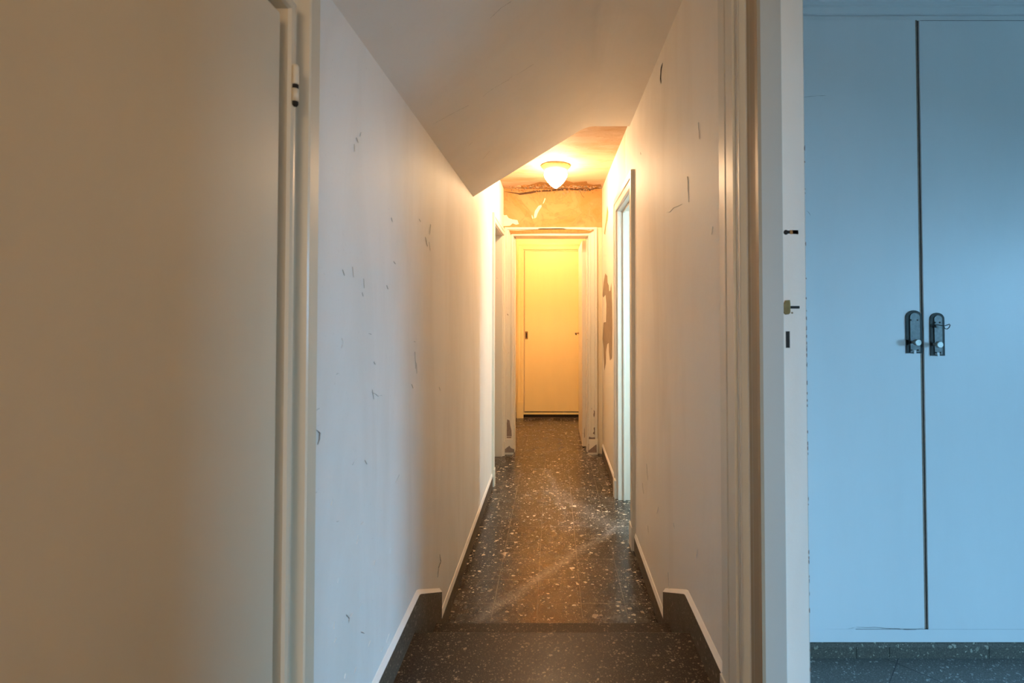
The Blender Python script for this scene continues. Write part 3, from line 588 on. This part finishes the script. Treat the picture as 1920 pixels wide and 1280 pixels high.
# ------------------------------------------------------------ wardrobe in the bedroom
YW = 1.528
wd = empty('built_in_wardrobe', (1.3, YW+.25, LZ), 'tall white-painted built-in wardrobe on a low terrazzo plinth in the side bedroom', 'wardrobe')
b_ = MB()
b_.box(.567, 2.35, YW+.03, YW+.445, .335, 2.72, M_WARD)
b_.box(.567, 2.35, YW+.004, YW+.03, .331, .371, M_WARD)
b_.box(.567, 2.35, YW+.008, YW+.03, 2.264, 2.281, M_WARD)
b_.build('carcass', wd, bevel=.001)
c_ = MB(); c_.prism([(.567,YW+.03,2.281),(.567,YW+.004,2.281),(.567,YW+.001,2.2835),(.567,YW+.001,2.303),(.567,YW-.004,2.306),(.567,YW-.003,2.309),(.567,YW-.010,2.314),(.567,YW-.012,2.324),(.567,YW-.016,2.328),(.567,YW-.016,2.40),(.567,YW+.03,2.40)], (1.783,0,0), M_WARD)
c_.build('cornice_moulding', wd)
p = MB(); p.prism([(.567,YW+.03,LZ),(.567,YW-.004,LZ),(.567,YW-.004,.3215),(.567,YW+.004,.3275),(.567,YW+.004,.3315),(.567,YW+.03,.3315)], (1.783,0,0), M_PLINTH)
for xx in (.926, 1.027, 1.331): p.box(xx, xx+.0018, YW-.0046, YW, LZ, .322, M_DARK)
p.build('plinth', wd, label='dark terrazzo plinth')
def latch(dr, x0, x1, z0, z1, kx, kz):
    cx, r = (x0+x1)/2, (x1-x0)/2; Y = YW
    def arch(x0, x1, z0, z1, y, n=14):
        c0, r0 = (x0+x1)/2, (x1-x0)/2; zz = z1-r0*.85
        return [(x0, y, z0)]+[(c0-r0*math.cos(math.pi*k/n), y, zz+r0*.85*math.sin(math.pi*k/n)) for k in range(n+1)]+[(x1, y, z0)]
    L = MB(); L.prism(arch(x0, x1, z0, z1, Y-.003), (0, .004, 0), M_BLACKM)
    e = .0105; L.prism(arch(x0+e*1.1, x1-e*.85, z0+.004, z1-e*.8, Y-.0052), (0, .003, 0), M_METAL)
    for q in ((x0+e+.003, z1-.030), (x1-e-.006, z1-.030), (x0+e+.004, z0+.010), (x1-e-.006, z0+.010)):
        L.lathe([(.0001,-.0010),(.0024,-.0010),(.0024,.002)], q[0], Y-.0052, q[1], M_DARK, 'y', 12)
    L.prism([(kx-.004,Y-.0056,kz-.004),(x0+.004,Y-.0056,kz-.010),(x0+.004,Y-.0056,kz+.007),(kx-.004,Y-.0056,kz+.004)], (0,.001,0), M_DARK)
    L.box(cx-.003, cx+.0035, Y-.0058, Y-.003, z0-.001, z0+.010, M_WARD)
    L.build('latch_plate', dr, label='arched dark steel latch plate')
    K = MB(); K.lathe([(.0001,-.031),(.0085,-.031),(.0098,-.029),(.0098,-.021),(.0075,-.018),(.0045,-.014),(.0045,-.004)], kx, Y, kz, M_KNOB, 'y', 28, False); K.build('knob', dr)
def leaf(x0, x1, z0, z1, dark_edge=False):
    o = MB(); o.box(x0, x1-(.006 if dark_edge else 0), YW, YW+.024, z0, z1, M_WARD)
    if dark_edge: o.box(x1-.006, x1, YW+.0015, YW+.024, z0, z1, M_GREYP)  # narrow darker strip down the meeting edge of the door
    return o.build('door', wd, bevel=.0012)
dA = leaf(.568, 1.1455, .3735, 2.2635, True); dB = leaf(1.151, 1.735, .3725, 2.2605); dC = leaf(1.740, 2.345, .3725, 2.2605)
latch(dA, 1.0935, 1.1440, 1.217, 1.350, 1.111, 1.252)
latch(dB, 1.1685, 1.2130, 1.2095, 1.3425, 1.1775, 1.2455)
g = MB(); g.box(1.1462, 1.1502, YW+.005, YW+.03, .372, 2.263, M_DARK); g.box(.93, 2.345, YW+.003, YW+.01, .3708, .3724, M_DARK); g.box(1.158, 2.345, YW+.005, YW+.02, 2.2606, 2.264, M_DARK); g.build('door_gap', wd)  # solid dark bars colour in the shade of the gaps round the doors
e = MB()
e.face([(.60,YW-.0006,.3835),(.90,YW-.0006,.3825),(.945,YW-.0006,.3795),(.90,YW-.0006,.3775),(.82,YW-.0006,.3735),(.60,YW-.0006,.3735)], M_WARD)
e.build('paint_scar', wd, recalc=False); e = MB()
crack(e, [(.775,2.015),(.81,2.02),(.835,2.023)], .0005, lambda x, z, l: (x, YW-l, z), M_CRACK); crack(e, [(.832,2.022),(.855,2.022)], .0005, lambda x, z, l: (x, YW-l, z), M_CRACK)
e.build('paint_scar', wd, recalc=False); e = MB()
crack(e, [(.79,1.66),(.797,1.655),(.803,1.645)], .0006, lambda x, z, l: (x, YW-l, z), M_CRACK)
e.build('paint_scar', wd, recalc=False); e = MB()
crack(e, [(.905,.3765),(1.02,.3765),(1.14,.3762)], .0008, lambda x, z, l: (x, YW-l, z), M_DARK)
e.build('paint_scar', wd, recalc=False)
hk = MB(); hk.tube([(1.164,YW-.010,1.300),(1.172,YW-.013,1.302),(1.182,YW-.012,1.307),(1.192,YW-.013,1.304),(1.200,YW-.018,1.302),(1.204,YW-.024,1.305),(1.208,YW-.028,1.308),(1.2115,YW-.026,1.305),(1.2105,YW-.024,1.298),(1.206,YW-.022,1.293),(1.202,YW-.019,1.294),(1.199,YW-.017,1.300)], .0012, M_BLACKM, 8)
hk.tube([(1.182,YW-.004,1.307),(1.182,YW-.008,1.297)], .0018, M_DARK, 6)
hk.build('wire_loop', label='thin dark wire loop twisted round the right wardrobe latch plate', cat='wire')
# small baseboard of the bedroom turning round the jamb
k = MB(); k.prism([(.566,1.112,LZ),(.5745,1.108,LZ),(.5745,1.108,.318),(.569,1.110,.330),(.566,1.112,.338)], (0,.35,0), M_WARD); k.build('baseboard_bedroom', kind='structure')
